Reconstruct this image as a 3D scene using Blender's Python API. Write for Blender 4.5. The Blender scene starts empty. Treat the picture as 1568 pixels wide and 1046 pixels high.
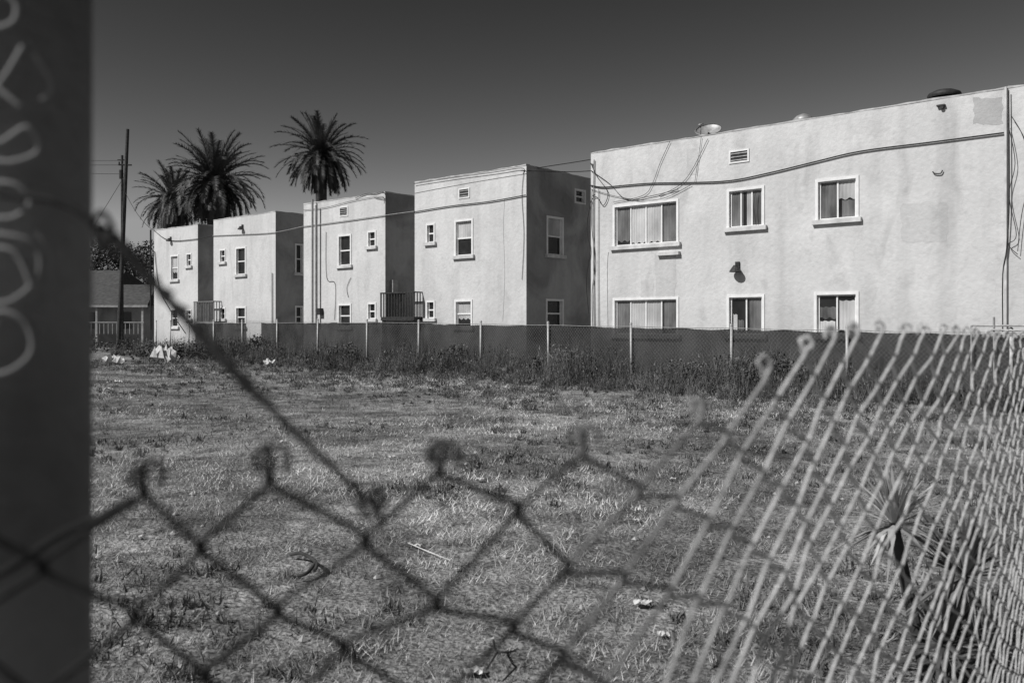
import bpy, math, random
import numpy as np
from mathutils import Vector
random.seed(7); rng=np.random.default_rng(7)
S=bpy.context.scene
F=1350.0; HX=784.0; HY=497.0; EYE=1.6     # survey constants of the photo (focal length, horizon)
col=S.collection

# ---------------------------------------------------------------- materials
def g(v,a=1): return (v,v,v,a)
def newmat(name):
    m=bpy.data.materials.new(name); m.use_nodes=True
    nt=m.node_tree; b=nt.nodes['Principled BSDF']
    return m,nt,b
def mat(name,lo,hi,scale=3,rough=.9,bump=0,bscale=40,metal=0,stretch=(1,1,1),detail=6,attr=False,spec=.3,coat=0,alpha=1):
    m,nt,b=newmat(name); N=nt.nodes.new; L=nt.links.new
    tc=N('ShaderNodeTexCoord'); mp=N('ShaderNodeMapping'); mp.inputs['Scale'].default_value=stretch
    L(tc.outputs['Object'],mp.inputs[0])
    n=N('ShaderNodeTexNoise'); n.inputs['Scale'].default_value=scale; n.inputs['Detail'].default_value=detail
    L(mp.outputs[0],n.inputs[0])
    r=N('ShaderNodeValToRGB'); r.color_ramp.elements[0].position=.3; r.color_ramp.elements[1].position=.7
    r.color_ramp.elements[0].color=g(lo); r.color_ramp.elements[1].color=g(hi)
    L(n.outputs[0],r.inputs[0]); out=r.outputs[0]
    if attr:
        a=N('ShaderNodeAttribute'); a.attribute_name='shade'
        mx=N('ShaderNodeMix'); mx.data_type='RGBA'; mx.blend_type='MULTIPLY'; mx.inputs[0].default_value=1
        L(out,mx.inputs[6]); L(a.outputs['Fac'],mx.inputs[7]); out=mx.outputs[2]
    L(out,b.inputs['Base Color'])
    b.inputs['Roughness'].default_value=rough; b.inputs['Metallic'].default_value=metal
    b.inputs['Specular IOR Level'].default_value=spec; b.inputs['Coat Weight'].default_value=coat
    b.inputs['Alpha'].default_value=alpha
    if bump:
        n2=N('ShaderNodeTexNoise'); n2.inputs['Scale'].default_value=bscale; n2.inputs['Detail'].default_value=8
        L(tc.outputs['Object'],n2.inputs[0])
        bp=N('ShaderNodeBump'); bp.inputs['Strength'].default_value=bump; bp.inputs['Distance'].default_value=.02
        L(n2.outputs[0],bp.inputs['Height']); L(bp.outputs[0],b.inputs['Normal'])
    return m
def stucco(name,base,stain=.12):
    m,nt,b=newmat(name); N=nt.nodes.new; L=nt.links.new
    tc=N('ShaderNodeTexCoord')
    def noise(sc,st,det=6,dist=0):
        mp=N('ShaderNodeMapping'); mp.inputs['Scale'].default_value=st; L(tc.outputs['Object'],mp.inputs[0])
        n=N('ShaderNodeTexNoise'); n.inputs['Scale'].default_value=sc; n.inputs['Detail'].default_value=det
        n.inputs['Distortion'].default_value=dist; L(mp.outputs[0],n.inputs[0]); return n.outputs[0]
    def ramp(s,p0,p1,c0,c1):
        r=N('ShaderNodeValToRGB'); r.color_ramp.elements[0].position=p0; r.color_ramp.elements[1].position=p1
        r.color_ramp.elements[0].color=g(c0); r.color_ramp.elements[1].color=g(c1); L(s,r.inputs[0]); return r.outputs[0]
    def mul(a,c):
        mx=N('ShaderNodeMix'); mx.data_type='RGBA'; mx.blend_type='MULTIPLY'; mx.inputs[0].default_value=1
        L(a,mx.inputs[6]); L(c,mx.inputs[7]); return mx.outputs[2]
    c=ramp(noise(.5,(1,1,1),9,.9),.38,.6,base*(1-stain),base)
    c=mul(c,ramp(noise(1.6,(1,1,.08),7),.32,.55,.87,1.0))          # vertical run-off streaks
    c=mul(c,ramp(noise(.9,(1,1,.35),9,1.2),.60,.74,1.0,.84))       # soot blotches
    c=mul(c,ramp(noise(2.6,(1,1,.7),10,.5),.56,.70,1.0,.90))       # small scuffs
    c=mul(c,ramp(noise(7,(1,1,1),8),.3,.6,.93,1.0))
    v=N('ShaderNodeTexVoronoi'); v.feature='DISTANCE_TO_EDGE'; v.inputs['Scale'].default_value=.33
    n=N('ShaderNodeTexNoise'); n.inputs['Scale'].default_value=1.3; n.inputs['Detail'].default_value=7
    L(tc.outputs['Object'],n.inputs[0])
    ad=N('ShaderNodeMix'); ad.data_type='RGBA'; ad.blend_type='ADD'; ad.inputs[0].default_value=1
    L(tc.outputs['Object'],ad.inputs[6]); L(n.outputs['Color'],ad.inputs[7]); L(ad.outputs[2],v.inputs['Vector'])
    c=mul(c,ramp(v.outputs['Distance'],.0005,.005,.93,1.0))
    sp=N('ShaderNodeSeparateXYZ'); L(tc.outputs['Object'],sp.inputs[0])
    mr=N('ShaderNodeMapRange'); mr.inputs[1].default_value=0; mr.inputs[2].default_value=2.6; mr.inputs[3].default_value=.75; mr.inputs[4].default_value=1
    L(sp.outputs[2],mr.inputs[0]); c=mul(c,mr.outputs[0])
    L(c,b.inputs['Base Color']); b.inputs['Roughness'].default_value=.95; b.inputs['Specular IOR Level'].default_value=.1
    h=noise(9,(1,1,1),10); bp=N('ShaderNodeBump'); bp.inputs['Strength'].default_value=.45; bp.inputs['Distance'].default_value=.035
    L(h,bp.inputs['Height']); L(bp.outputs[0],b.inputs['Normal'])
    return m
M={}
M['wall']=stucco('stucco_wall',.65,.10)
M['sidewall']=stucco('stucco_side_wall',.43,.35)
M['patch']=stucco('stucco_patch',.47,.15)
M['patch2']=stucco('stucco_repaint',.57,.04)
M['trim']=mat('white_trim',.7,.84,5,.6)
M['sill']=mat('sill_paint',.45,.7,4,.8)
M['roof']=mat('roof_tar',.05,.1,4,.95)
M['cap']=mat('parapet_cap',.3,.55,5,.9)
M['glass']=mat('window_glass',.006,.03,1.5,.06,spec=.5)
M['curtain']=mat('curtain_cloth',.28,.6,1.6,.95,coat=.5,stretch=(1,1,.5))
M['curtain2']=mat('curtain_grey',.05,.2,2.5,.95,coat=.5,stretch=(1,1,.4))
M['metal']=mat('vent_metal',.25,.45,9,.5,metal=.3)
M['darkmetal']=mat('dark_metal',.02,.05,9,.6)
M['cable']=mat('black_cable',.015,.035,9,.7)
M['cablel']=mat('grey_cable',.2,.35,9,.7)
M['post']=mat('galvanised_post',.3,.5,20,.55,metal=.2)
M['meshwire']=mat('old_mesh_wire',.10,.22,20,.8,spec=.1)
M['wood']=mat('pole_wood',.03,.07,8,.95)
M['porch']=mat('porch_paint',.22,.4,4,.9)

# ---------------------------------------------------------------- mesh helpers
def empty(name):
    o=bpy.data.objects.new(name,None); col.objects.link(o); o.empty_display_size=.2; return o
def link(name,data,m=None,parent=None):
    o=bpy.data.objects.new(name,data); col.objects.link(o)
    if m is not None:
        data.materials.append(m)
    if parent is not None: o.parent=parent
    return o
class MB:
    def __init__(s): s.v=[]; s.f=[]
    def quad(s,a,b,c,d):
        n=len(s.v); s.v+= [tuple(a),tuple(b),tuple(c),tuple(d)]; s.f.append((n,n+1,n+2,n+3))
    def tri(s,a,b,c):
        n=len(s.v); s.v+= [tuple(a),tuple(b),tuple(c)]; s.f.append((n,n+1,n+2))
    def hexa(s,p):
        n=len(s.v); s.v+=[tuple(q) for q in p]
        for f in ((0,3,2,1),(4,5,6,7),(0,1,5,4),(1,2,6,5),(2,3,7,6),(3,0,4,7)): s.f.append(tuple(n+i for i in f))
    def cyl(s,p0,p1,r0,r1=None,n=10,caps=True):
        r1=r0 if r1 is None else r1
        p0=Vector(p0);p1=Vector(p1);d=(p1-p0).normalized()
        a=d.orthogonal().normalized(); b=d.cross(a); k=len(s.v)
        for i in range(n):
            t=2*math.pi*i/n; o=a*math.cos(t)+b*math.sin(t)
            s.v.append(tuple(p0+o*r0)); s.v.append(tuple(p1+o*r1))
        for i in range(n):
            j=(i+1)%n; s.f.append((k+2*i,k+2*j,k+2*j+1,k+2*i+1))
        if caps:
            s.f.append(tuple(k+2*i for i in range(n))[::-1]); s.f.append(tuple(k+2*i+1 for i in range(n)))
    def lathe(s,c,prof,n=20,axis=Vector((0,0,1))):
        c=Vector(c); axis=axis.normalized(); a=axis.orthogonal().normalized(); b=axis.cross(a); k=len(s.v); m=len(prof)
        for i in range(n):
            t=2*math.pi*i/n
            for r,h in prof: s.v.append(tuple(c+(a*math.cos(t)+b*math.sin(t))*r+axis*h))
        for i in range(n):
            j=(i+1)%n
            for q in range(m-1): s.f.append((k+i*m+q,k+j*m+q,k+j*m+q+1,k+i*m+q+1))
    def obj(s,name,m,parent=None,smooth=False):
        me=bpy.data.meshes.new(name); me.from_pydata(s.v,[],s.f); me.update()
        if smooth: me.polygons.foreach_set('use_smooth',[True]*len(me.polygons))
        return link(name,me,m,parent)
def curve(name,splines,r,m,parent=None,smooth=True,res=2,mats=None,midx=None):
    cu=bpy.data.curves.new(name,'CURVE'); cu.dimensions='3D'; cu.bevel_depth=r; cu.bevel_resolution=res; cu.use_fill_caps=True
    if mats:
        for q in mats: cu.materials.append(q)
    for k,pts in enumerate(splines):
        sp=cu.splines.new('POLY'); sp.points.add(len(pts)-1)
        for i,p in enumerate(pts): sp.points[i].co=(p[0],p[1],p[2],1)
        if midx: sp.material_index=midx[k]
        sp.use_smooth=True
    return link(name,cu,m,parent)
def smoothpts(pts,n=6):
    out=[]; P=[Vector(p) for p in pts]
    for i in range(len(P)-1):
        p0=P[max(i-1,0)];p1=P[i];p2=P[i+1];p3=P[min(i+2,len(P)-1)]
        for k in range(n):
            t=k/n
            out.append(.5*((2*p1)+(p2-p0)*t+(2*p0-5*p1+4*p2-p3)*t*t+(3*p1-p0-3*p2+p3)*t**3))
    out.append(P[-1]); return out
def trimesh(name,V,shade,m,parent=None):
    n=len(V); me=bpy.data.meshes.new(name)
    me.vertices.add(n*3); me.vertices.foreach_set('co',V.reshape(-1).astype(np.float32))
    me.loops.add(n*3); me.loops.foreach_set('vertex_index',np.arange(n*3,dtype=np.int32))
    me.polygons.add(n); me.polygons.foreach_set('loop_start',np.arange(0,n*3,3,dtype=np.int32))
    me.update(calc_edges=True)
    a=me.attributes.new('shade','FLOAT','POINT'); a.data.foreach_set('value',np.repeat(shade,3).astype(np.float32))
    me.validate()
    return link(name,me,m,parent)

# ---------------------------------------------------------------- plan geometry
E=Vector((.7537,-.6572,0)); Q=Vector((.6572,.7537,0))    # along facade (to the right), into the block
P0=Vector((2.72,30.4,0))
class Line:
    """vertical plane through O in direction d; w = inwards"""
    def __init__(s,O,d,w): s.O=O;s.d=d;s.w=w
    def a(s,px):
        u=(px-HX)/F; return (u*s.O.y-s.O.x)/(s.d.x-u*s.d.y)
    def z(s,px,y):
        return EYE+(HY-y)/F*(s.O+s.d*s.a(px)).y
    def p(s,a,z,dep=0): 
        q=s.O+s.d*a+s.w*dep; return Vector((q.x,q.y,z))
    def shift(s,dep): return Line(s.O+s.w*dep,s.d,s.w)
FR=Line(P0,E,Q)
def box(mb,L,a0,a1,z0,z1,d0,d1):
    mb.hexa([L.p(a0,z0,d0),L.p(a1,z0,d0),L.p(a1,z0,d1),L.p(a0,z0,d1),L.p(a0,z1,d0),L.p(a1,z1,d0),L.p(a1,z1,d1),L.p(a0,z1,d1)])
def wall(mb,L,a0,a1,z0,z1,holes,rev=.14):
    A=sorted({a0,a1,*[h[0] for h in holes],*[h[1] for h in holes]}); Z=sorted({z0,z1,*[h[2] for h in holes],*[h[3] for h in holes]})
    for i in range(len(A)-1):
        for j in range(len(Z)-1):
            ca=(A[i]+A[i+1])/2; cz=(Z[j]+Z[j+1])/2
            if any(h[0]<ca<h[1] and h[2]<cz<h[3] for h in holes): continue
            mb.quad(L.p(A[i],Z[j]),L.p(A[i+1],Z[j]),L.p(A[i+1],Z[j+1]),L.p(A[i],Z[j+1]))
    for h in holes:
        x0,x1,y0,y1=h
        mb.quad(L.p(x0,y0),L.p(x1,y0),L.p(x1,y0,rev),L.p(x0,y0,rev))
        mb.quad(L.p(x0,y1,rev),L.p(x1,y1,rev),L.p(x1,y1),L.p(x0,y1))
        mb.quad(L.p(x0,y0),L.p(x0,y0,rev),L.p(x0,y1,rev),L.p(x0,y1))
        mb.quad(L.p(x1,y0,rev),L.p(x1,y0),L.p(x1,y1),L.p(x1,y1,rev))
def window(B,L,h,kind='slide',panes=2,cur=(),sill=True,trim=.06):
    x0,x1,y0,y1=h; T=B['trim']; w=x1-x0; H=y1-y0
    t=trim
    box(T,L,x0-t,x0+.02,y0-.0,y1+t,-.03,.13); box(T,L,x1-.02,x1+t,y0-.0,y1+t,-.03,.13)
    box(T,L,x0+.021,x1-.021,y1-.02,y1+t-.004,-.028,.128)
    if sill: box(B['sill'],L,x0-t-.08,x1+t+.08,y0-.13,y0-.003,-.11,.12)
    else: box(T,L,x0-t,x1+t,y0-t,y0-.003,-.03,.12)
    f=.028
    if kind=='slide':
        for i in range(panes+1):
            c=x0+.021+(w-.042)*i/panes; c=min(max(c,x0+.021+f),x1-.021-f)
            box(T,L,c-f*.8,c+f*.8,y0+.001,y1-.021,.06,.11)
        box(T,L,x0+.03,x1-.03,y0+.002,y0+f*1.4,.055,.105); box(T,L,x0+.03,x1-.03,y1-.021-f*1.2,y1-.022,.055,.105)
    else:
        box(T,L,x0+.022,x1-.022,y0+H*.5-f,y0+H*.5+f,.05,.105)
        box(T,L,x0+.03,x1-.03,y0+.002,y0+f*1.3,.055,.104); 
        for c in (x0+.021+f*.7,x1-.021-f*.7): box(T,L,c-f*.7,c+f*.7,y0+.001,y1-.021,.06,.11)
    B['glass'].quad(L.p(x0,y0,.1),L.p(x1,y0,.1),L.p(x1,y1,.1),L.p(x0,y1,.1))
    for (f0,f1,g0,g1,key) in cur:   # pleated curtains close behind the panes
        n=max(10,int((f1-f0)*w/.03)); mb=B[key]; prev=None
        for i in range(n+1):
            a=x0+w*(f0+(f1-f0)*i/n); dd=.086+.006*math.sin(i*1.9)+.004*random.random()
            zb=y0+H*g0+.03*math.sin(i*.8)*(g0>0); zt=y0+H*g1-.03*abs(math.sin(i*.5))*(g1<1)
            c=(L.p(a,zb,dd),L.p(a,zt,dd))
            if prev: mb.quad(prev[0],c[0],c[1],prev[1])
            prev=c
def building(name,L,a0,a1,zt,depth,fronts,sides,sideL=None,louvers=()):
    par=empty(name); B={k:MB() for k in ('wall','sidewall','trim','sill','glass','curtain','curtain2','roof','cap','metal','darkmetal')}
    holes=[]
    for w in fronts:
        x0,x1,yt,yb=w[0]; c=(x0+x1)/2
        holes.append((L.a(x0),L.a(x1),L.z(c,yb),L.z(c,yt)))
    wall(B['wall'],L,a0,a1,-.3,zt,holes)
    for w,h in zip(fronts,holes): window(B,L,h,**w[1])
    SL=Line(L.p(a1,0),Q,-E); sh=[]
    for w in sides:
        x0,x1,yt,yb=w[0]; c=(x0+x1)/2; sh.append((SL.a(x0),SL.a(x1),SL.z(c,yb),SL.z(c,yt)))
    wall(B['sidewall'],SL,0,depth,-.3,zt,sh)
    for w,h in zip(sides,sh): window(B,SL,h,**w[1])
    B['wall'].quad(L.p(a0,-.3,depth),L.p(a0,-.3),L.p(a0,zt),L.p(a0,zt,depth))
    B['wall'].quad(L.p(a1,-.3,depth),L.p(a0,-.3,depth),L.p(a0,zt,depth),L.p(a1,zt,depth))
    B['roof'].quad(L.p(a0+.2,zt-.35,.2),L.p(a1-.2,zt-.35,.2),L.p(a1-.2,zt-.35,depth-.2),L.p(a0+.2,zt-.35,depth-.2))
    for (p,q) in (((a0,0),(a1,0)),((a1,0),(a1,depth)),((a1,depth),(a0,depth)),((a0,depth),(a0,0))):
        pa=L.p(p[0],0,p[1]);pb=L.p(q[0],0,q[1]); d=(pb-pa); ln=d.length; d.normalize(); inn=Vector((-d.y,d.x,0))
        n=max(2,int(ln/.3)); prev=None
        for i in range(n+1):
            o=pa+d*(ln*i/n); e=random.uniform(-.018,.016)+.012*math.sin(i*.37); k=random.uniform(.004,.016)
            c=(Vector((*(o-inn*k).xy,zt-.015)),Vector((*(o-inn*k*.8).xy,zt+.03+e)),Vector((*(o+inn*.2).xy,zt+.03+e)),Vector((*(o+inn*.2).xy,zt-.36)))
            if prev:
                for j in range(3): B['cap'].quad(prev[j],c[j],c[j+1],prev[j+1])
            prev=c
    for (x0,x1,yt,yb) in louvers:
        c=(x0+x1)/2; A0,A1,Z0,Z1=L.a(x0),L.a(x1),L.z(c,yb),L.z(c,yt)
        box(B['trim'],L,A0-.05,A0,Z0-.05,Z1+.05,-.03,.02);box(B['trim'],L,A1,A1+.05,Z0-.05,Z1+.05,-.03,.02)
        box(B['trim'],L,A0,A1,Z1,Z1+.048,-.028,.02);box(B['trim'],L,A0,A1,Z0-.048,Z0,-.028,.02)
        B['darkmetal'].quad(L.p(A0,Z0,-.004),L.p(A1,Z0,-.004),L.p(A1,Z1,-.004),L.p(A0,Z1,-.004))
        n=max(3,int((Z1-Z0)/.08))
        for i in range(n):
            z=Z0+(Z1-Z0)*(i+.5)/n
            B['metal'].quad(L.p(A0,z-.02,-.03),L.p(A1,z-.02,-.03),L.p(A1,z+.01,-.008),L.p(A0,z+.01,-.008))
    for k,mb in B.items():
        if mb.f: mb.obj({'wall':'front_walls','sidewall':'side_wall','trim':'window_frames','sill':'window_sills','glass':'window_panes','curtain':'curtains','curtain2':'grey_curtains','roof':'flat_roof','cap':'parapet_cap','metal':'vent_slats','darkmetal':'vent_backs'}[k],M[k],par)
    return par
C='curtain';G='curtain2'
RB=building('apartment_building',FR,0,FR.a(1680),7.5,12,[
 ((941,1037,312,374),dict(panes=4,cur=((.26,.76,0.05,1,C),(.02,.25,.12,1,G),(.77,.98,.0,1,G)))),
 ((1116,1168,290,347),dict(panes=3,cur=((.03,.4,0,1,G),(.5,.64,0,1,C),(.66,.97,0,1,G)))),
 ((1252,1312,275,335),dict(panes=2,cur=((.05,.5,0,1,G),(.52,.97,.5,1,C),(.6,.95,0,.48,G)))),
 ((941,1037,458,512),dict(panes=4,cur=((.26,.76,0,.97,C),(.03,.24,0,1,G),(.78,.97,.0,1,G)))),
 ((1116,1168,454,512),dict(panes=2,cur=((.58,.97,.0,1,G),(.1,.22,.0,.55,C),(.25,.42,0,.4,G)))),
 ((1250,1312,450,512),dict(panes=2,cur=((.03,.45,.0,.35,C),(.55,.95,.1,.85,C),(.05,.48,.4,.7,G)))),
],[],louvers=[(1119,1145,232,247)])
AB=building('apartment_building',FR,FR.a(635),FR.a(806),7.44,12,[
 ((654,665,344,371),dict(kind='hung',trim=.05)),((698,723,338,391),dict(kind='hung',cur=((.05,.95,.5,1,C),))),
 ((654,665,462,487),dict(kind='hung',trim=.05)),((698,722,461,500),dict(kind='hung',cur=((.05,.95,.3,1,C),)))],
 [((838,861,334,390),dict(kind='hung',cur=((0.05,.95,.5,1,C),))),((837,861,460,500),dict(kind='hung')),((881,895,292,310),dict(kind='hung',sill=False))],louvers=[(704,718,290,302)])
BB=building('apartment_building',FR,FR.a(465),FR.a(590),7.22,12,[
 ((519,537,361,406),dict(kind='hung')),((564,575,355,377),dict(kind='hung',trim=.05)),
 ((519,537,467,500),dict(kind='hung')),((564,575,465,488),dict(kind='hung',trim=.05))],[],louvers=[(521,532,318,330)])
CB=building('apartment_building',FR,FR.a(327),FR.a(422),7.08,12,[
 ((362,376,380,420),dict(kind='hung')),((337,345,383,401),dict(kind='hung',trim=.05)),
 ((362,376,471,500),dict(kind='hung')),((337,345,472,488),dict(kind='hung',trim=.05))],
 [((453,463,375,418),dict(kind='hung')),((453,463,470,500),dict(kind='hung'))])
DB=building('apartment_building',FR,FR.a(236),FR.a(303),7.0,12,[
 ((262,273,392,428),dict(kind='hung',cur=((.05,.95,.3,1,C),))),((286,293,389,407),dict(kind='hung',trim=.05)),
 ((262,273,474,500),dict(kind='hung')),((286,293,475,488),dict(kind='hung',trim=.05))],[])
def W(px,y,off=-.05,L=FR): return L.p(L.a(px),L.z(px,y),off)
def cable(par,name,pl,r,m='cable',off=-.05,L=FR,n=5): return curve(name,[smoothpts([W(x,y,off,L) for x,y in pl],n)],r,M[m],par)
cable(RB,'step_shadow_line',[(905,284),(925,287),(960,284),(1000,281),(1060,280),(1120,277),(1180,265),(1250,248),(1320,232),(1430,218),(1538,204)],.02)
cable(RB,'dangling_cable',[(906,250),(915,270),(932,295),(925,315),(915,302),(906,310),(900,350),(905,385),(899,430),(903,480)],.012)
cable(RB,'dangling_cable',[(907,262),(935,282),(960,305),(1000,300),(1040,290)],.01)
cable(RB,'dangling_cable',[(906,290),(940,300),(985,307),(1020,303),(1060,283)],.008)
cable(RB,'dangling_cable',[(1027,217),(1012,250),(1000,282),(985,300),(940,310)],.008)
cable(RB,'dangling_cable',[(1085,213),(1060,262),(1040,285),(1010,300)],.008)
cable(RB,'dangling_cable',[(1075,210),(1071,240),(1065,280)],.007)
cable(RB,'dangling_cable',[(908,290),(907,340),(912,400),(908,450),(909,500)],.012)
cable(RB,'corner_conduit',[(911,245),(910,350),(911,500)],.018,'cablel',n=2)
cable(RB,'corner_conduit',[(918,290),(917,400),(918,500)],.012,'cablel',n=2)
cable(RB,'stucco_joint_line',[(932,386),(930,410),(931,500)],.01,'cablel',off=-.004,n=2)
cable(RB,'downspout',[(1541,134),(1541,300),(1541,508)],.032,'sill',off=-.06,n=2)
cable(RB,'conduit',[(1546,140),(1547,300),(1543,380),(1537,420),(1537,508)],.014,'cable',off=-.1,n=4)
cable(RB,'loose_cable',[(1545,190),(1556,250),(1547,300),(1558,360),(1546,375),(1560,390)],.009,'cable',off=-.12,n=6)
cable(RB,'loose_cable',[(1551,180),(1568,210),(1580,260),(1566,330),(1560,385)],.009,'cable',off=-.12,n=6)
cable(RB,'window_cable',[(1158,292),(1156,320),(1160,350)],.008,'cable',off=-.06)
mb=MB()
def quadp(mb,x0,x1,yt,yb,off):
    P=[]; nn=7; cn=[(x0,yb),(x1,yb),(x1,yt),(x0,yt)]
    for k in range(4):
        (ax,ay),(bx,by)=cn[k],cn[(k+1)%4]
        for i in range(nn):
            t=i/nn; j=.03*min(x1-x0,yb-yt)+.6
            P.append((ax+(bx-ax)*t+random.uniform(-j,j),ay+(by-ay)*t+random.uniform(-j,j)))
    n0=len(mb.v); mb.v+=[tuple(FR.p(FR.a(x),FR.z(x,y),off)) for x,y in P]; mb.f.append(tuple(range(n0,n0+len(P))))
quadp(mb,1491,1535,150,190,-.004); mb.obj('patched_stucco',M['patch'],RB)
mb=MB(); 
for q in ((1003,1034,391,455),(982,1001,428,455),(1052,1068,228,268),(1380,1450,310,370)): quadp(mb,*q,-.004)
mb.obj('repainted_patches',M['patch2'],RB)
mb=MB(); box(mb,FR,FR.a(1008),FR.a(1042),FR.z(1025,391),FR.z(1025,386),-.14,0); mb.obj('broken_sill_board',M['sill'],RB)
mb=MB()
def lamp(mb,px,y,s=1):
    a=FR.a(px); z=FR.z(px,y)
    box(mb,FR,a-.06*s,a+.06*s,z-.05*s,z+.22*s,-.06,0)
    c=FR.p(a,z,-.16*s); mb.lathe(c,[(0,.12*s),(.05*s,.12*s),(.17*s,-.06*s),(.15*s,-.07*s),(0,.02)],14)
lamp(mb,1130,413,1.1); mb.obj('wall_light',M['darkmetal'],RB)
for par,px,y in ((CB,372,350),(DB,262,368)):
    mb=MB(); lamp(mb,px,y,.9); mb.obj('wall_light',M['darkmetal'],par)
cable(RB,'bracket',[(1429,263),(1432,266),(1441,266),(1444,261)],.015,'darkmetal',n=3)
mb=MB(); a=FR.a(1443); z=FR.z(1443,165); mb.cyl(FR.p(a,z,-.09),FR.p(a,z,.02),.05); box(mb,FR,a-.12,a+.08,z+.03,z+.07,-.1,0); mb.obj('overflow_scupper',M['darkmetal'],RB)
R1=FR.shift(1.0)
mb=MB(); c=R1.p(R1.a(1085),7.72); ax=Vector((-.2,-.55,.8))
mb.lathe(c+Vector((0,0,.05)),[(0,0),(.18,.02),(.32,.07),(.42,.14),(.43,.15),(.41,.16)],24,axis=ax)
mb.cyl(c-Vector((0,0,.6)),c+Vector((0,0,.1)),.03); mb.cyl(c+Vector((-.28,-.1,0)),c+Vector((-.30,-.2,.30)),.018); mb.cyl(c+Vector((-.36,-.22,.28)),c+Vector((-.22,-.16,.33)),.04)
mb.obj('satellite_dish',M['metal'],RB,True)
mb=MB(); c=R1.p(R1.a(1230),7.2); mb.cyl(c,c+Vector((0,0,.45)),.12); mb.lathe(c,[(.2,.40),(.3,.48),(.3,.56),(.2,.66),(.08,.71),(0,.72)],20); mb.obj('roof_vent',M['metal'],RB,True)
mb=MB(); c=R1.p(R1.a(1446),7.3); mb.cyl(c,c+Vector((0,0,.5)),.25); mb.lathe(c,[(.40,.44),(.43,.50),(.40,.56),(.25,.63),(.1,.66),(0,.665)],24); mb.obj('roof_exhaust_cowl',M['darkmetal'],RB,True)
cable(AB,'step_shadow_line',[(635,325),(690,316),(750,309),(806,299)],.018,'cable')  # black strip stands in for the shadow line under the parapet step
cable(AB,'parapet_moulding',[(635,296),(720,280),(806,266)],.012,'cablel',off=-.004,n=2)
cable(AB,'service_cable',[(636,282),(700,272),(760,264),(800,258),(806,264)],.012,'cable',off=-.08)
cable(AB,'stucco_crack',[(773,305),(771,350),(773,420),(770,492)],.006,'cablel',off=-.003)
cable(AB,'drop_cable',[(803,262),(800,300),(803,360),(800,428)],.009,'cable',off=-.03)
cable(BB,'step_shadow_line',[(465,347),(520,340),(590,330),(635,324)],.018,'cablel')
cable(BB,'roof_wires',[(545,304),(562,297),(575,297),(588,294),(592,305),(575,303)],.012,'cable')
cable(BB,'roof_wires',[(466,322),(500,318),(540,308),(585,301),(590,312)],.01,'cable')
cable(BB,'wall_conduit',[(500,355),(501,425),(514,435),(513,490)],.01,'cable',off=-.03)
cable(BB,'wall_conduit',[(538,425),(532,440),(534,455)],.01,'cable',off=-.03)
cable(CB,'step_shadow_line',[(327,361),(375,359),(422,356),(465,347)],.018,'cablel')
cable(CB,'conduit',[(418,418),(418,495)],.02,'cable',n=2)
cable(DB,'step_shadow_line',[(236,352),(260,368),(303,366),(327,361)],.018,'cable')
cable(DB,'conduit',[(232,352),(232,430),(232,505)],.05,'cable',n=2)
cable(DB,'conduit',[(238,385),(245,440),(262,475),(285,510)],.02,'cable')
mp=empty('electrical_mast')
for px in (484,489.5): cable(mp,'mast_pipe',[(px,306 if px<487 else 315),(px,400),(px,497)],.05,'cablel',off=-.2,n=2)
mb=MB(); a=FR.a(489); z=FR.z(489,477); box(mb,FR,a+.05,a+.3,z-.15,z+.15,-.2,0); mb.obj('meter_box',M['darkmetal'],mp)
mb=MB(); SLb=Line(FR.p(FR.a(590),0),Q,-E); z=FR.z(597,437); box(mb,SLb,.3,.6,z-.3,z+.25,-.15,0); mb.obj('meter_box',M['metal'],BB)
sm=empty('service_mast')
mb=MB(); p=FR.p(-.35,0,2.0); mb.cyl((p.x,p.y,0),(p.x,p.y,8.0),.05)
for dz in (0,.25,.5): mb.cyl((p.x-.2,p.y,7.3+dz),(p.x+.2,p.y+.05,7.35+dz),.025)
for dz in (0,.25,.5): mb.lathe((p.x-.18,p.y,7.32+dz),[(0,0),(.06,.02),(.04,.06),(.06,.1),(0,.14)],8)
mb.obj('mast',M['cable'],sm)
curve('service_wires',[smoothpts([p+Vector((0,0,7.6)),p+Vector((-.9,.3,7.25)),W(800,262,-.1)],6),smoothpts([p+Vector((0,0,7.4)),p+Vector((-.5,-1,6.6)),W(908,262,-.1)],6),smoothpts([p+Vector((0,0,7.8)),p+Vector((-1,.6,7.7)),W(806,254,.6)],6),smoothpts([p+Vector((.1,0,7.2)),p+Vector((.1,-1.2,5.2)),p+Vector((-.15,-1.4,3)),p+Vector((0,-1.4,0))],6),smoothpts([p+Vector((-.1,0,7.7)),p+Vector((-.5,-.6,6.9)),p+Vector((-.2,-1.3,7.1)),W(907,252,-.1)],6),smoothpts([p+Vector((-.1,0,7.7)),p+Vector((-.3,-.3,6.6)),p+Vector((-.15,-.8,6.9)),p+Vector((-.2,-1.3,6.4)),W(910,300,-.1)],6)],.015,M['cable'],sm)
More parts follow.
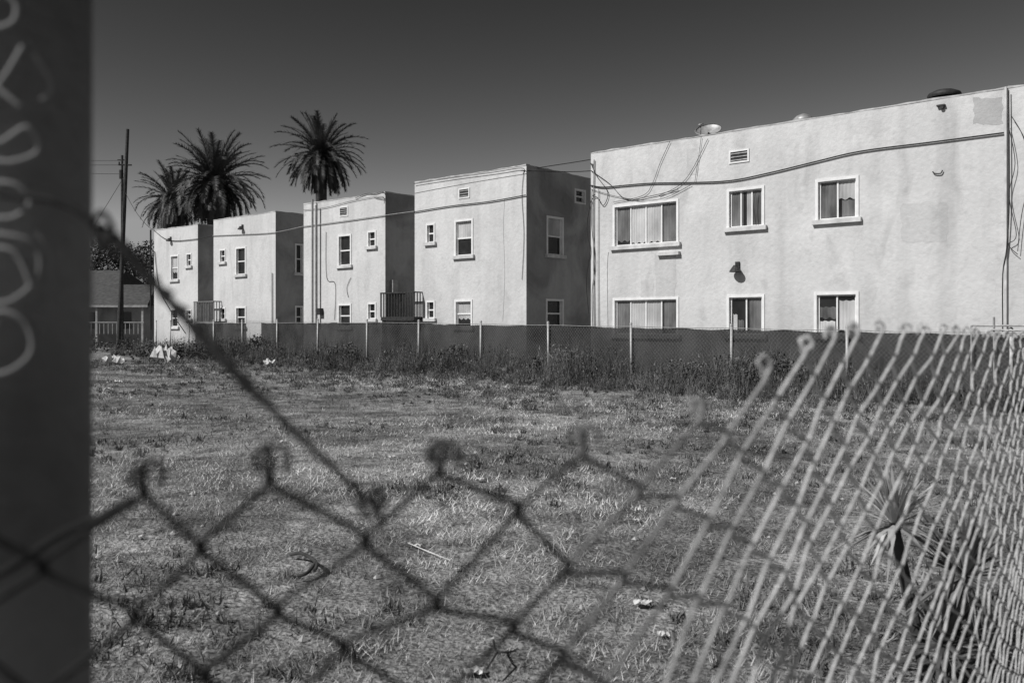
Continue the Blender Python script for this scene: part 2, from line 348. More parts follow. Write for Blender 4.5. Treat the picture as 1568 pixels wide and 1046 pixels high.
def landing(x0,x1,yt,yb,name,mt):
    par=empty(name); L=FR.shift(-.45); a0,a1=L.a(x0),L.a(x1); c=(x0+x1)/2; z0,z1=L.z(c,yb),L.z(c,yt)
    mb=MB(); box(mb,L,a0,a1,z0-.15,z0,0,2.0); 
    box(mb,L,a0-.02,a1+.02,z1-.06,z1,-.02,.04); 
    n=int((a1-a0)/.16)
    for i in range(n+1):
        a=a0+(a1-a0)*i/n; r=.02 if 0<i<n else .035; box(mb,L,a-r,a+r,z0,z1-.06,0,.03)
    for aa in (a0,a1):
        box(mb,L,aa-.021,aa+.021,z1-.055,z1-.002,.041,1.4)
        for k in range(1,8): box(mb,L,aa-.02,aa+.02,z0,z1-.06,.16*k,.16*k+.03)
    for aa in (a0+.08,a1-.08): box(mb,L,aa-.06,aa+.06,-.2,z0-.15,.05,.17)
    mb.obj('railing_and_deck',mt,par)
landing(583,634,447,485,'stair_landing',M['darkmetal']); landing(297,327,461,492,'stair_landing',mat('grey_railing',.12,.2,5,.8))

# ---------------------------------------------------------------- ground
def gz(x,y): return .025*np.sin(.9*x+1)*np.cos(.7*y)+.012*np.sin(2.1*x+1.3*y)+.03*np.sin(.31*x-.4*y)
def vnoise(x,y,sc,seed):
    r=np.random.default_rng(seed).random((256,256)); X=x*sc+1000;Y=y*sc+1000
    xi=np.floor(X).astype(int);yi=np.floor(Y).astype(int);fx=X-xi;fy=Y-yi; fx=fx*fx*(3-2*fx);fy=fy*fy*(3-2*fy)
    a=r[xi%256,yi%256];b=r[(xi+1)%256,yi%256];c=r[xi%256,(yi+1)%256];d=r[(xi+1)%256,(yi+1)%256]
    return (a*(1-fx)+b*fx)*(1-fy)+(c*(1-fx)+d*fx)*fy
def patch(x,y): return .42*vnoise(x,y,.45,1)+.33*vnoise(x,y,1.3,2)+.25*vnoise(x,y,3.6,3)
s=np.linspace(-1,1,301); cs=np.sign(s)*(45*np.abs(s)+1955*np.abs(s)**7)
X,Y=np.meshgrid(cs,cs+20,indexing='ij'); near=np.exp(-(X**2+(Y-20)**2)/60**2); Z=gz(X,Y)*near
n=301; V=np.stack([X,Y,Z],-1).reshape(-1,3)
idx=np.arange(n*n).reshape(n,n); Fc=np.stack([idx[:-1,:-1],idx[1:,:-1],idx[1:,1:],idx[:-1,1:]],-1).reshape(-1,4)
me=bpy.data.meshes.new('ground'); me.from_pydata(V.tolist(),[],Fc.tolist()); me.update(); me.polygons.foreach_set('use_smooth',[True]*len(me.polygons))
gmt,nt,b=newmat('dry_lot_ground'); N=nt.nodes.new; L=nt.links.new
tc=N('ShaderNodeTexCoord')
def nz(sc,d,dist=0):
    q=N('ShaderNodeTexNoise'); q.inputs['Scale'].default_value=sc; q.inputs['Detail'].default_value=d; q.inputs['Distortion'].default_value=dist; L(tc.outputs['Object'],q.inputs[0]); return q.outputs[0]
def rp(sck,p0,p1,c0,c1):
    r=N('ShaderNodeValToRGB'); r.color_ramp.elements[0].position=p0; r.color_ramp.elements[1].position=p1; r.color_ramp.elements[0].color=g(c0); r.color_ramp.elements[1].color=g(c1); L(sck,r.inputs[0]); return r.outputs[0]
def ml(a,c):
    q=N('ShaderNodeMix'); q.data_type='RGBA'; q.blend_type='MULTIPLY'; q.inputs[0].default_value=1; L(a,q.inputs[6]); L(c,q.inputs[7]); return q.outputs[2]
c=rp(nz(.55,9,.6),.4,.6,.20,.44); c=ml(c,rp(nz(3,9,.8),.38,.58,.5,1)); c=ml(c,rp(nz(38,7),.36,.6,.35,1.1))
L(c,b.inputs['Base Color']); b.inputs['Roughness'].default_value=1; b.inputs['Specular IOR Level'].default_value=.05
bp=N('ShaderNodeBump'); bp.inputs['Strength'].default_value=1; bp.inputs['Distance'].default_value=.04; L(nz(22,9),bp.inputs['Height']); L(bp.outputs[0],b.inputs['Normal'])
link('ground',me,gmt)
M['grass']=mat('dry_grass_blades',.44,.62,1.2,.95,attr=True,spec=.1)
M['weed']=mat('weed_stems',.12,.19,2,.95,attr=True,spec=.1)
M['palm']=mat('palm_leaf',.05,.09,1,.6,attr=True,spec=.4)
M['leaf']=mat('tree_leaf',.03,.06,1,.8,attr=True)

def blades(px,py,hz,ln,wd,tilt):
    n=len(px); az=rng.random(n)*2*np.pi; az2=rng.random(n)*2*np.pi
    z=gz(px,py)+hz; d=np.stack([np.cos(az)*np.sin(tilt),np.sin(az)*np.sin(tilt),np.cos(tilt)],-1)
    sd=np.stack([np.cos(az2),np.sin(az2),.3*(rng.random(n)-.5)],-1)*wd[:,None]/2
    b0=np.stack([px,py,z],-1); return np.stack([b0-sd,b0+sd,b0+d*ln[:,None]],1)
FD=Vector((-12.83,13.5,0)).normalized(); FO=Vector((7.43,19.5,0))
FN=Vector((FD.y,-FD.x,0))
FL=Line(FO,-FD,Vector((.7,.7,0)))
n=760000
d=3.0+31*rng.random(n)**1.2; u=(rng.random(n)*1.7-.85); x=u*d; y=d
keep=((x-FO.x)*FD.y-(y-FO.y)*FD.x)<0.6
pt=patch(x,y); fine=vnoise(x,y,7,5); fine2=vnoise(x,y,19,6)
keep&=(rng.random(n)<np.clip(.22+2.8*(fine*.35+fine2*.25+pt*.4-.33),.06,1))
x,y,pt,fine,d=x[keep],y[keep],pt[keep],fine[keep],d[keep]; m=len(x)
ln=(.015+.055*rng.random(m))*(.4+1.4*fine)*(1+.010*d); wd=.003+.0006*d*rng.random(m)+.002*rng.random(m)
tl=.5+1.05*rng.random(m)
big=vnoise(x,y,.25,11)
fo=-((x-FO.x)*FD.y-(y-FO.y)*FD.x)
straw=np.exp(-((fo-5.5)/2.2)**2)*.45
sh=np.clip(.25+2.5*(pt-.33)+.8*(big-.5)+straw,.2,1.6)*(.5+.8*rng.random(m)); dark=rng.random(m)<.22; sh[dark]*=.4
sh*=np.where(vnoise(x,y,2.2,8)>.70,.5,1)
trimesh('dry_grass',blades(x,y,np.full(m,-.004),ln,wd,tl),sh,M['grass'])
def weeds(name,cx,cy,h,nb,spread,mt,shade=(.5,1.3)):
    k=len(cx); X=np.repeat(cx,nb); Y=np.repeat(cy,nb); H=np.repeat(h,nb); n=len(X)
    ox=rng.normal(0,1,n)*spread*H; oy=rng.normal(0,1,n)*spread*H
    t=rng.random(n)
    st=blades(X+ox*.4,Y+oy*.4,np.zeros(n),H*(.4+.8*rng.random(n)),.005+.0003*Y+.003*rng.random(n),.1+.7*rng.random(n))
    lf=blades(X+ox,Y+oy,H*t*.8,.03+.05*rng.random(n)+.04*H,.012+.0012*Y*rng.random(n),rng.random(n)*2.2)
    lf2=blades(X+ox*.8,Y+oy*.8,H*rng.random(n)*.7,.03+.05*rng.random(n)+.04*H,.010+.0014*Y*rng.random(n),rng.random(n)*2.2)
    shk=np.repeat(rng.uniform(*shade,k),nb)
    trimesh(name,np.concatenate([st,lf,lf2]),np.concatenate([shk*1.2,shk*(.5+rng.random(n)),shk*(.5+rng.random(n))]),mt)
k=2300; t=rng.uniform(-6,38,k); off=np.abs(rng.normal(0,1.1,k))+.05
off[::7]=-rng.uniform(.2,1.3,len(off[::7]))
cx=FO.x+FD.x*t-FN.x*off; cy=FO.y+FD.y*t-FN.y*off
tall=vnoise(t,t*0,1.1,31)*vnoise(t,off,.5,32)*2
hh=(.24+1.5*rng.random(k)**1.5*tall*1.2)*np.clip(1.2-np.abs(off)*.3,.25,1)
hh=np.minimum(hh,1.3)
weeds('fence_line_weeds',cx,cy,hh,28,.26,M['weed'],(.3,1.2))
k=1500; t=rng.uniform(-6,34,k); off=1.2+6.5*rng.random(k)**1.3
cx=FO.x+FD.x*t-FN.x*off; cy=FO.y+FD.y*t-FN.y*off; kp=patch(cx,cy)>.49
weeds('low_weeds',cx[kp],cy[kp],.05+.2*rng.random(kp.sum())**1.5,24,.8,M['weed'],(.4,1.5))
k=2400; dd=4+20*rng.random(k); uu=rng.uniform(-.75,.75,k); cx=uu*dd; cy=dd; kp=(vnoise(cx,cy,.6,21)>.5)&(((cx-FO.x)*FD.y-(cy-FO.y)*FD.x)<-.5)
weeds('lot_weeds',cx[kp],cy[kp],.02+.08*rng.random(kp.sum())**2.5,16,1.3,M['weed'],(.4,1.4))

# ---------------------------------------------------------------- back fence
bf=empty('boundary_fence')
fab=mat('fence_screen_fabric',.022,.06,1.3,1,spec=0,alpha=.95)
def Fp(px): return FL.a(px)
def ft(a): return 1.5+.012*(-a)
def fabric(aL,aR,nm):
    mb=MB(); n=max(8,int((aR-aL)/.25)); prev=None
    for i in range(n+1):
        a=aL+(aR-aL)*i/n; zt=min(1.72,ft(a))-.03-.03*abs(math.sin(a*2.1))-random.random()*.02; dd=.04+.025*math.sin(i*1.3)
        c=(FL.p(a,-.02,dd),FL.p(a,zt*.5,dd+.03*math.sin(i*.9)),FL.p(a,zt,.03))
        if prev:
            for j in (0,1): mb.quad(prev[j],c[j],c[j+1],prev[j+1])
        prev=c
    mb.obj(nm,fab,bf,True)
aL=Fp(300); aR=6.5
fabric(Fp(300),Fp(376),'screen_fabric'); fabric(Fp(399),aR,'screen_fabric')
mb=MB(); pxs=[1550,1298,1121,968,841,737,642,563,487,425,372,328,290,262,240]
for px in pxs:
    a=Fp(px); zt=min(1.75,ft(a))+.05; ln_=random.uniform(-.03,.03)
    mb.cyl(FL.p(a,-.1,-.03),FL.p(a+ln_,zt,-.03),.034); mb.lathe(FL.p(a+ln_,zt,-.03),[(.041,-.02),(.041,.01),(.02,.04),(0,.045)],10)
mb.obj('posts',M['post'],bf,True)
sp=[]; A=[aL+(aR-aL)*i/120 for i in range(121)]
sp.append([FL.p(a,min(1.7,ft(a))-.015-.02*abs(math.sin(a*1.05)),-.01) for a in A])
curve('top_wire',sp,.008,M['cablel'],bf)
sp=[]; H=1.45; a=-34
while a<aR:
    for sg in (1,-1):
        sp.append([FL.p(a,.02,.0),FL.p(a+sg*H,H+.012*(-a),.0)])
    a+=.075*1.4
curve('chain_link_wires',sp,.0028,M['meshwire'],bf,res=0)
sp=[[FL.p(Fp(1490),1.58,-.1),FL.p(Fp(1660),1.58,-.1)],[FL.p(Fp(1490),1.58,-.1),FL.p(Fp(1490),.0,-.1)],[FL.p(Fp(1525),1.75,-.12),FL.p(Fp(1525),0,-.12)],[FL.p(Fp(1521),1.5,-.16),FL.p(Fp(1660),1.46,-.16)]]
curve('gate_rail',sp,.02,M['metal'],bf)

# ---------------------------------------------------------------- palms
def palm(name,px,y,dist,R,nf,trunk_r,seed,lean=0):
    rr=random.Random(seed); par=empty(name)
    cx=(px-HX)/F*dist; cz=EYE+(HY-y)/F*dist; c=Vector((cx,dist,cz)); T=[];SH=[]; rach=[]
    for i in range(nf):
        az=i*2.39996+rr.uniform(-.25,.25); f=(i+.5)/nf; el=math.radians(84-158*f**.85)+rr.uniform(-.12,.12)
        L=R*rr.uniform(.85,1.15)*(1.0 if f<.7 else .88); bend=rr.uniform(.5,1.1)*(.4+math.cos(el)*1.0)
        ns=14; p=c.copy()+Vector((math.cos(az),math.sin(az),0))*trunk_r*.5; e=el; pts=[p.copy()]; h=Vector((math.cos(az),math.sin(az),0))
        for k in range(ns):
            e=max(e-bend/ns*(.4+1.6*k/ns),-1.5); p=p+(h*math.cos(e)+Vector((0,0,1))*math.sin(e))*L/ns; pts.append(p.copy())
        rach.append(pts); side=h.cross(Vector((0,0,1)))
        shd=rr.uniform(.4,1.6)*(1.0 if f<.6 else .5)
        for k in range(1,ns+1):
            tg=(pts[k]-pts[k-1]).normalized(); up=side.cross(tg)
            for q in range(4):
                bp_=pts[k-1].lerp(pts[k],(q+.5)/4); s_=(k-1+(q+.5)/4)/ns
                ll=.155*R*math.sin(math.pi*min(1,.14+.78*s_))**.6*rr.uniform(.8,1.2)
                for sg in (-1,1):
                    dr=(side*sg*.7+tg*.75+up*rr.uniform(-.05,.45)-Vector((0,0,.12))).normalized()
                    w=tg*.036*R/3
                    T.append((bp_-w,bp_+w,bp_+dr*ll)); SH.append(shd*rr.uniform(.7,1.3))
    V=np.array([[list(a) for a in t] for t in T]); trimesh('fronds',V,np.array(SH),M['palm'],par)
    curve('frond_stems',rach,.016*R/3,M['palm2'],par,res=0)
    mb=MB(); mb.lathe((c.x,c.y,c.z),[(0,.2*R),(.1*R,.1*R),(.15*R,-.05*R),(.18*R,-.25*R),(.13*R,-.45*R),(trunk_r,-.6*R)],14); 
    mb.obj('crown_boss',M['trunk'],par,True)
    mb=MB(); prof=[(trunk_r*1.3,-cz-.1),(trunk_r*1.1,-cz+.6)]
    z=-cz+.7
    while z<-.5*R: prof+= [(trunk_r*1.03,z),(trunk_r*.94,z+.12)]; z+=.16
    mb.lathe((c.x,c.y,cz),prof,16); mb.obj('trunk',M['trunk'],par,True)
M['palm2']=mat('palm_stem',.05,.09,3,.8); M['trunk']=mat('palm_trunk',.04,.08,5,.95,bump=.6,bscale=15)
palm('palm_tree',492,236,66,3.3,125,.42,3)
palm('palm_tree',328,278,63,3.6,150,.5,5)
palm('palm_tree',266,305,72,3.0,120,.45,9)

# ---------------------------------------------------------------- left background
up=empty('utility_pole'); mb=MB(); D=56
b0=Vector(((181-HX)/F*D,D,-.2)); t0=Vector(((195.5-HX)/F*D,D,EYE+(HY-198)/F*D))
mb.cyl(b0,t0,.15,.10,12)
def onp(f): return b0.lerp(t0,f)
q=onp(.84); mb.cyl(q+Vector((-.45,-.1,0)),q+Vector((.35,0,0)),.05,n=6); mb.cyl(q+Vector((-.4,-.1,.0)),q+Vector((-.4,-.1,.18)),.05,n=6)
q=onp(.8); mb.cyl(q+Vector((-.3,0,-.3)),q+Vector((-.3,0,.25)),.12,n=10)
mb.obj('pole_and_crossarm',M['wood'],up)
sp=[]
for f,dz,y2 in ((.86,.0,240),(.84,0,247),(.8,0,252)):
    p=onp(f); e=Vector(((-500-HX)/F*75,75,EYE+(HY-y2+20)/F*75)); sp.append([p.lerp(e,t)+Vector((0,0,-1.0*4*t*(1-t)*.4)) for t in [i/12 for i in range(13)]])
sp.append([onp(.8),Vector(((120-HX)/F*D,D-2,4.5))])
p=onp(.72); e=W(236,352,-.1); sp.append([p.lerp(e,t)+Vector((0,0,-.3*4*t*(1-t))) for t in [i/8 for i in range(9)]])
curve('wires',sp,.014,M['cable'],up)
up2=empty('utility_pole'); mb=MB(); b1=Vector(((187-HX)/F*58,58,-.2)); t1=Vector(((187-HX)/F*58,58,EYE+(HY-238)/F*58)); mb.cyl(b1,t1,.1,.08,10); mb.cyl(t1+Vector((-.3,0,-.3)),t1+Vector((.3,0,-.3)),.04,n=6); mb.obj('pole_and_crossarm',M['wood'],up2)
def bungalow(xa,xb,D,ze,zr):
    hs=empty('bungalow_house'); m_=D/F
    x0=(xa-HX)*m_; x1=(xb-HX)*m_; mb=MB(); HL=Line(Vector((x0,D,0)),Vector((1,0,0)),Vector((0,1,0))); w=x1-x0
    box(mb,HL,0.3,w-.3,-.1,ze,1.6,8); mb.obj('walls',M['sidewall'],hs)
    mb=MB()
    mb.quad(HL.p(-.3,ze,-.3),HL.p(w+.3,ze,-.3),HL.p(w-.8,zr,4),HL.p(.8,zr,4)); mb.quad(HL.p(w+.3,ze,8.3),HL.p(-.3,ze,8.3),HL.p(.8,zr,4),HL.p(w-.8,zr,4)); mb.tri(HL.p(w+.3,ze,-.3),HL.p(w+.3,ze,8.3),HL.p(w-.8,zr,4)); mb.tri(HL.p(-.3,ze,8.3),HL.p(-.3,ze,-.3),HL.p(.8,zr,4))
    mb.obj('roof',M['roof'],hs)
    mb=MB(); box(mb,HL,-.3,w+.3,ze-.18,ze-.02,-.3,-.2)
    nb=int(w/1.6)
    for i in range(nb+1): 
        a=.1+(w-.3)*i/nb; box(mb,HL,a,a+.14,0,ze-.2,-.15,.0)
    for i in range(int(w/.3)): box(mb,HL,.1+i*.3,.14+i*.3,.95,1.72,-.12,-.06)
    box(mb,HL,0,w,1.73,1.8,-.16,-.02)
    mb.obj('porch_posts',M['porch'],hs)
    mb=MB(); 
    for i in range(3): a=.7+i*w*.3; box(mb,HL,a,a+1.0,1.3,2.5,1.55,1.59)
    mb.obj('windows',M['glass'],hs)
bungalow(40,222,62,3.0,4.6)
bungalow(-30,175,74,4.6,6.4)
T=[];SH=[]
def clump(c,r,nn,sh0,ls=(.1,.26)):
    for i in range(nn):
        v=Vector((random.gauss(0,1),random.gauss(0,1),random.gauss(0,1))).normalized()*r*random.uniform(.5,1.1); p=c+v; p.z=c.z+v.z*.85
        s_=random.uniform(*ls); a=Vector((random.gauss(0,1),random.gauss(0,1),random.gauss(0,1))).normalized()*s_; b_=a.orthogonal().normalized()*s_*.8
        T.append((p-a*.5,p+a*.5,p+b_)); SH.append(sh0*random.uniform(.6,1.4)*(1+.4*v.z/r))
for k in range(60):
    px=random.uniform(60,240); D=random.uniform(84,92); hh_=random.uniform(5,10) if px>120 else random.uniform(5,8); r=random.uniform(1.0,2.0)
    clump(Vector(((px-HX)/F*D,D,hh_-r*.6)),r,330,random.uniform(.6,1.4))
V=np.array([[list(a) for a in t] for t in T]); dt=empty('distant_trees'); trimesh('foliage',V,np.array(SH),M['leaf'],dt)
mb=MB()
for k in range(12):
    px=70+k*14; D=88; mb.cyl(((px-HX)/F*D,D,-.1),((px-HX)/F*D+random.uniform(-.3,.3),D,random.uniform(4,6)),.22,.12,8)
mb.obj('trunks',M['wood'],dt)
T=[];SH=[]
for k in range(26):
    px=random.uniform(100,330); D=random.uniform(46,56) if px<225 else random.uniform(39,42); r=random.uniform(.3,.7)
    clump(Vector(((px-HX)/F*D,D,r*random.uniform(.3,.9))),r,170,random.uniform(.6,1.6),(.05,.14))
c0=FL.p(Fp(409),.55,-.3)
for k in range(5): clump(c0+Vector((random.uniform(-.3,.3),random.uniform(-.2,.2),random.uniform(-.3,.5))),.35,160,1.3,(.05,.12))
# a few bushier shrubs in the fence line
for px in (535,700,860,1050,1135,1180,1230):
    c0=FL.p(Fp(px),.3,-.5)
    for k in range(5): clump(c0+Vector((random.uniform(-.5,.5),random.uniform(-.3,.3),random.uniform(-.2,.45))),random.uniform(.2,.38),150,random.uniform(1.2,2.4),(.04,.10))
V=np.array([[list(a) for a in t] for t in T]); trimesh('lot_shrubs',V,np.array(SH),M['leaf'])

# ---------------------------------------------------------------- near post with graffiti
gp=empty('graffiti_fence_post'); PC=Vector((-.318,.58,0)); PR=.038
M['postdark']=mat('post_dark_paint',.11,.24,9,.8,bump=.4,bscale=60,spec=.1,stretch=(1,1,.5))
M['tag']=mat('graffiti_paint',.2,.28,8,.9,spec=.05)
mb=MB(); mb.lathe(PC,[(PR,-.1),(PR,1.86),(PR*1.12,1.86),(PR*1.12,1.885),(PR*.8,1.9),(0,1.905)],48); mb.obj('post',M['postdark'],gp,True)
def onpost(t,z,off=-.0006): 
    a=math.radians(-90+12)+t/PR; return PC+Vector((math.cos(a)*(PR+off),math.sin(a)*(PR+off),z))
def scr(pts): return [onpost(x*.001,1.6+z*.001) for x,z,_ in smoothpts([(a,b,0) for a,b in pts],8)]
sp=[scr([(-20,200),(-8,205),(4,198),(2,186),(-12,182),(-22,190),(-20,204)]),
 scr([(-22,170),(-10,150),(6,135)]),scr([(8,172),(-4,150),(-22,132)]),
 scr([(14,168),(24,150),(18,140)]),
 scr([(-24,120),(-6,112),(10,122),(16,108),(0,100),(-18,104),(-24,92)]),
 scr([(-14,88),(4,86),(12,76),(2,66),(-14,68),(-18,80),(-14,88)]),
 scr([(-26,58),(-6,56),(14,50),(16,30),(0,14),(-18,18),(-24,34),(-14,46),(4,44),(14,20)]),
 scr([(-22,0),(-4,8),(10,0),(12,-18),(-4,-30),(-22,-22),(-24,-4),(-6,0)]),
 scr([(16,58),(24,40),(22,12)])]
curve('graffiti_tag',sp,.0017,M['tag'],gp,res=1)

# ---------------------------------------------------------------- near chain link
cols=[(-330,.47,790),(-70,.47,782),(195,.48,765),(425,.49,738),(680,.52,715),(900,.58,690),(1075,.68,640),(1175,.79,582),(1235,.88,542),(1280,.96,521),(1317,1.04,514),(1350,1.12,511),(1381,1.2,511),(1410,1.28,512),(1437,1.36,513),(1461,1.45,514),(1482,1.55,515),(1500,1.65,517),(1516,1.76,518),(1530,1.88,519),(1543,2.0,519),(1554,2.13,518),(1564,2.27,517),(1573,2.42,516),(1581,2.57,515)]
for i in range(26): cols.append((1588+6*i,2.73+.16*i,514))
def cpos(c):
    i=int(max(0,min(len(cols)-2,math.floor(c)))); f=c-i
    pp=[cols[max(i-1,0)],cols[i],cols[i+1],cols[min(i+2,len(cols)-1)]]
    def cr(k):
        p0,p1,p2,p3=[q[k] for q in pp]; return .5*(2*p1+(p2-p0)*f+(2*p0-5*p1+4*p2-p3)*f*f+(3*p1-p0-3*p2+p3)*f**3)
    return cr(0),cr(1),cr(2)
jit={}
jr=random.Random(21)
def node(hc,r):
    px,dd,y=cpos(hc/2); x=(px-HX)/F*dd; zt=EYE+(HY-y)/F*dd; hr=.033
    if (hc,r) not in jit:
        k=.004 if hc<14 else .0022
        jit[(hc,r)]=Vector((jr.gauss(0,k),jr.gauss(0,k),jr.gauss(0,k*.8)))
    drop=r*hr; de=.5*(1-math.exp(-drop/.5))
    lean=float(np.interp(px,[-400,300,600,850,1150,1300,1480,1600],[.0,-.05,.02,.12,.30,.28,.14,.05]))
    bul=.03*math.sin(min(r,30)/30*math.pi)
    wob=.004*math.sin(r*.5+hc*.3)
    return Vector((x-de*lean+wob,dd-bul-de*lean*.12,zt-drop))+jit[(hc,r)]
tone=[.025,.035,.07,.16,.34,.52]  # rusty to galvanised tones, with left shade and right sunlight painted in
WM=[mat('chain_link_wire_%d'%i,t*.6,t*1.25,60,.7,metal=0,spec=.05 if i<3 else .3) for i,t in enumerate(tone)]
nh=(len(cols)-1)*2; sps=[];mi=[]
for c in range(0,nh-1):
    px=cpos(c/2)[0]; rows=int(1.5/.033); pts=[]
    for r in range(0,rows):
        hc=c if (c+r)%2==0 else c+1
        inward=1 if hc==c else -1
        p=node(hc,r); nx=node(hc+inward,r)
        dirn=(nx-p).normalized(); nrm=Vector((dirn.y,-dirn.x,0)).normalized()*(.0022)
        pts.append(p+Vector((0,0,.005))+nrm*inward+dirn*.0028)
        pts.append(p-dirn*.0022)
        pts.append(p-Vector((0,0,.005))-nrm*inward+dirn*.0028)
    k=jr.uniform(-.006,.006); tw_=jr.uniform(.7,1.1)
    if (c)%2==0:
        p=node(c,0)
        pts=[p+Vector((k+.005,.0,.004)),p+Vector((k+.007,0,.013*tw_)),p+Vector((k+.001,0,.019*tw_)),p+Vector((k-.006,.0,.014)),p+Vector((-.003,0,.006))]+pts
    else:
        p=node(c+1,0); k*=.7
        pts=[p+Vector((k-.006,.003,.002)),p+Vector((k-.007,.003,.012*tw_)),p+Vector((k,.003,.017*tw_)),p+Vector((k+.004,.003,.009))]+pts
    sps.append(pts)
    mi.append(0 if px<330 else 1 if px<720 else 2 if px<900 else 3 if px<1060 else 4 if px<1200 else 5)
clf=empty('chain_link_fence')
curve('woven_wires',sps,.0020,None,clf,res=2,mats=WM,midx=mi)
def NP(px,y,d): return Vector(((px-HX)/F*d,d,EYE+(HY-y)/F*d))
st=smoothpts([NP(-60,300,.56),NP(40,300,.535),NP(110,318,.53),NP(150,350,.53),NP(185,375,.52),NP(235,430,.52),NP(330,535,.51),NP(430,640,.5),NP(520,725,.49),NP(575,775,.49)],8)
curve('loose_strand',[st],.0022,WM[0],clf)
tw=[]
for ph in (0,math.pi):
    a=[]
    for i in range(60):
        t=i/59; p=st[min(len(st)-1,24+int(t*30))]; a.append(p+Vector((math.cos(i*.8+ph),0,math.sin(i*.8+ph)))*.003)
    tw.append(a)
tw.append(smoothpts([NP(140,345,.525),NP(155,325,.52),NP(172,350,.52),NP(160,385,.52),NP(145,360,.52),NP(178,395,.52)],6))
tw.append(smoothpts([NP(545,735,.49),NP(560,790,.49),NP(590,765,.49),NP(570,750,.488),NP(585,800,.49)],6))
curve('twisted_tie',tw,.0018,WM[0],clf)
st=smoothpts([NP(-60,900,.54),NP(10,872,.53),NP(90,820,.53),NP(150,792,.52),NP(200,765,.50)],8)
curve('loose_strand',[st],.0026,WM[0],clf)

# ---------------------------------------------------------------- yucca
yc=empty('yucca_plant'); rr=random.Random(4); T=[];SH=[]
for (cx,cy,cz,n_,Lm,tone_) in ((1.80,4.15,.66,110,.33,1.9),(2.08,4.05,.45,80,.42,.8),(1.95,4.0,.15,80,.42,.5),(2.15,3.95,.12,70,.4,.6)):
    for i in range(n_):
        az=rr.uniform(0,6.28); el=math.radians(rr.uniform(-35,85)); d_=Vector((math.cos(az)*math.cos(el),math.sin(az)*math.cos(el),math.sin(el)))
        sd=d_.cross(Vector((0,0,1))).normalized()*.011; c=Vector((cx,cy,cz)); l=Lm*rr.uniform(.7,1.1); mid=c+d_*l*.5; tip=c+d_*l-Vector((0,0,l*.12)); s_=tone_*rr.uniform(.6,1.3)
        T+=[(c-sd*.6,c+sd*.6,mid+sd),(c-sd*.6,mid+sd,mid-sd),(mid-sd,mid+sd,tip)]; SH+=[s_]*3
M['yucca']=mat('yucca_leaf',.14,.24,3,.6,attr=True)
trimesh('leaves',np.array([[list(a) for a in t] for t in T]),np.array(SH),M['yucca'],yc)
mb=MB(); mb.cyl((1.93,4.1,-.05),(1.80,4.15,.64),.03,.025); mb.cyl((1.99,4.08,-.05),(2.08,4.05,.42),.03,.025); mb.obj('stems',M['wood'],yc)

# ---------------------------------------------------------------- litter etc.
M['paper']=mat('paper_litter',.45,.65,20,.9)
def litter(name,px,y,s,mt='paper',h=.4):
    d=EYE*F/(y-HY); c=Vector(((px-HX)/F*d,d,0)); c.z=float(gz(np.array(c.x),np.array(c.y)))+.02
    mb=MB(); n_=6; G_=[[c+Vector(((i/n_-.5)*s+random.gauss(0,s*.05),(j/n_-.5)*s*.8+random.gauss(0,s*.05),s*h*random.random()*(1-.5*abs(i/n_-.5)))) for j in range(n_+1)] for i in range(n_+1)]
    for i in range(n_):
        for j in range(n_): mb.quad(G_[i][j],G_[i+1][j],G_[i+1][j+1],G_[i][j+1])
    mb.obj(name,M[mt])
for px,y,s in ((985,920,.10),(1017,966,.06),(725,1018,.09),(735,741,.08),(975,797,.05),(435,683,.1),(176,590,.3),(1030,740,.06),(640,838,.05),(212,830,.05),(600,705,.08),(700,870,.03),(900,760,.04),(540,650,.08),(1030,632,.1),(165,602,.2)): litter('paper_litter',px,y,s)
litter('trash_bag',250,558,.8,h=1.1); litter('trash_bag',174,558,.8,h=.6); litter('trash_bag',414,562,.45,h=.8); litter('trash_bag',268,552,.4,h=.8)
def gp_(px,y,h=.02):
    d=EYE*F/(y-HY); return Vector(((px-HX)/F*d,d,h))
curve('fallen_branch',[smoothpts([gp_(445,853),gp_(462,858,.05),gp_(484,872,.05),gp_(482,880,.03)],6),smoothpts([gp_(484,872,.05),gp_(470,884,.03),gp_(455,886)],6)],.012,M['wood'])
curve('fallen_branch',[smoothpts([gp_(625,835),gp_(655,848,.02),gp_(690,862)],6),smoothpts([gp_(655,848,.02),gp_(668,842,.04)],3)],.0035,M['sill'])
curve('fallen_branch',[smoothpts([gp_(755,985),gp_(762,1010,.04),gp_(790,1005,.03)],6),smoothpts([gp_(762,1010,.04),gp_(745,1030)],3)],.005,M['wood'])
mb=MB()
for k in range(420):
    d=random.uniform(4,20); x_=random.uniform(-.7,.7)*d; s_=random.uniform(.008,.03); c=Vector((x_,d,float(gz(np.array(x_),np.array(d)))+s_*.3)); n_=len(mb.v)
    for v in ((1,0,0),(-1,0,0),(0,1,0),(0,-1,0),(0,0,.8),(0,0,-.8)): mb.v.append(tuple(c+Vector(v)*s_*random.uniform(.7,1.3)))
    for f in ((0,2,4),(2,1,4),(1,3,4),(3,0,4),(2,0,5),(1,2,5),(3,1,5),(0,3,5)): mb.f.append(tuple(n_+i for i in f))
M['stone']=mat('stone',.2,.45,9,.9); mb.obj('scattered_stones',M['stone'])

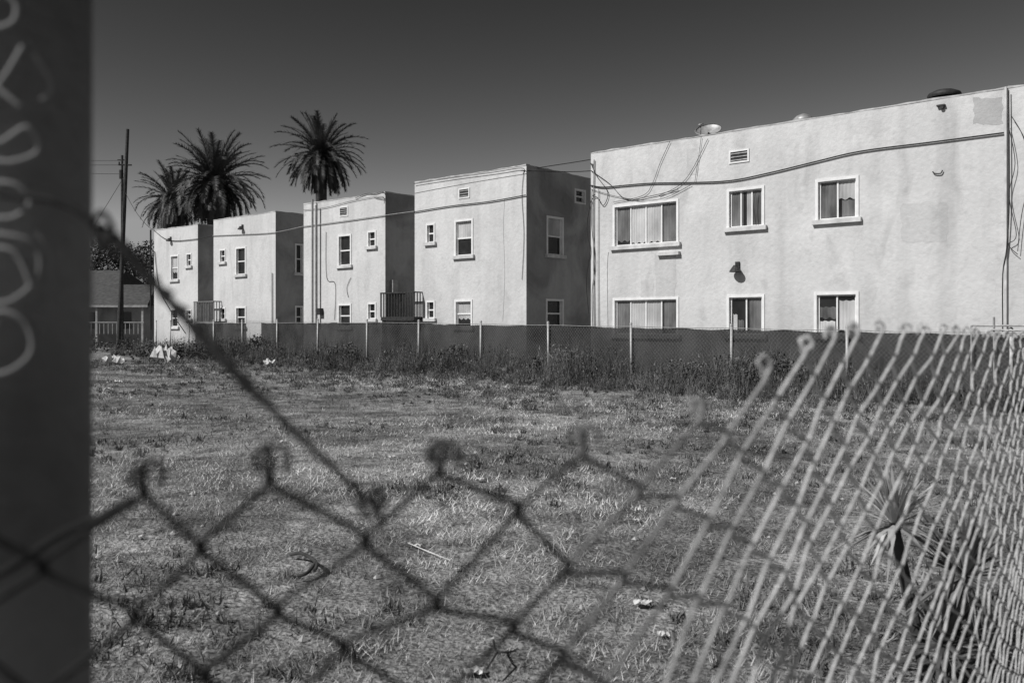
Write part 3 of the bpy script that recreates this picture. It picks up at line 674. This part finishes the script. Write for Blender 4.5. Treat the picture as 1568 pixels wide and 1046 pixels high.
# ---------------------------------------------------------------- light, sky, camera
el=math.radians(42); sh_=Vector((-.857,-.514,0)).normalized(); sd=Vector((sh_.x*math.cos(el),sh_.y*math.cos(el),math.sin(el)))
ld=bpy.data.lights.new('sun','SUN'); ld.energy=4.2; ld.angle=math.radians(.5); ld.color=(1,.99,.98)
lo=bpy.data.objects.new('sun',ld); col.objects.link(lo); lo.rotation_euler=(-sd).to_track_quat('-Z','Y').to_euler(); lo.location=(-10,-10,20)
w=bpy.data.worlds.new('World'); S.world=w; w.use_nodes=True; nt=w.node_tree; N=nt.nodes.new; L=nt.links.new
bg=nt.nodes['Background']; sk=N('ShaderNodeTexSky'); sk.sky_type='NISHITA'; sk.sun_disc=False; sk.sun_elevation=el
sk.sun_rotation=math.atan2(sd.x,sd.y); sk.air_density=1.0; sk.dust_density=.6; sk.ozone_density=1
se=N('ShaderNodeSeparateColor'); L(sk.outputs[0],se.inputs[0])      # deep red-filtered monochrome film response
m1=N('ShaderNodeMath'); m1.operation='MULTIPLY'; m1.inputs[1].default_value=1/2.3; L(se.outputs[0],m1.inputs[0])
m2=N('ShaderNodeMath'); m2.operation='POWER'; m2.inputs[1].default_value=2.5; L(m1.outputs[0],m2.inputs[0])
m3=N('ShaderNodeMath'); m3.operation='MULTIPLY'; m3.inputs[1].default_value=1.3; L(m2.outputs[0],m3.inputs[0])
m4=N('ShaderNodeMath'); m4.operation='MINIMUM'; m4.inputs[1].default_value=4; L(m3.outputs[0],m4.inputs[0])
L(m4.outputs[0],bg.inputs[0]); bg.inputs[1].default_value=.08
cd=bpy.data.cameras.new('camera'); co=bpy.data.objects.new('camera',cd); col.objects.link(co); S.camera=co
co.location=(0,0,EYE); co.rotation_euler=(math.radians(90),0,0); cd.sensor_width=36; cd.lens=F/1568*36; cd.shift_y=-(522.7-HY)/1568
cd.clip_end=6000; cd.clip_start=.02; cd.dof.use_dof=True; cd.dof.focus_distance=30; cd.dof.aperture_fstop=4.8
S.view_settings.view_transform='Standard'; S.view_settings.look='None'; S.view_settings.exposure=0
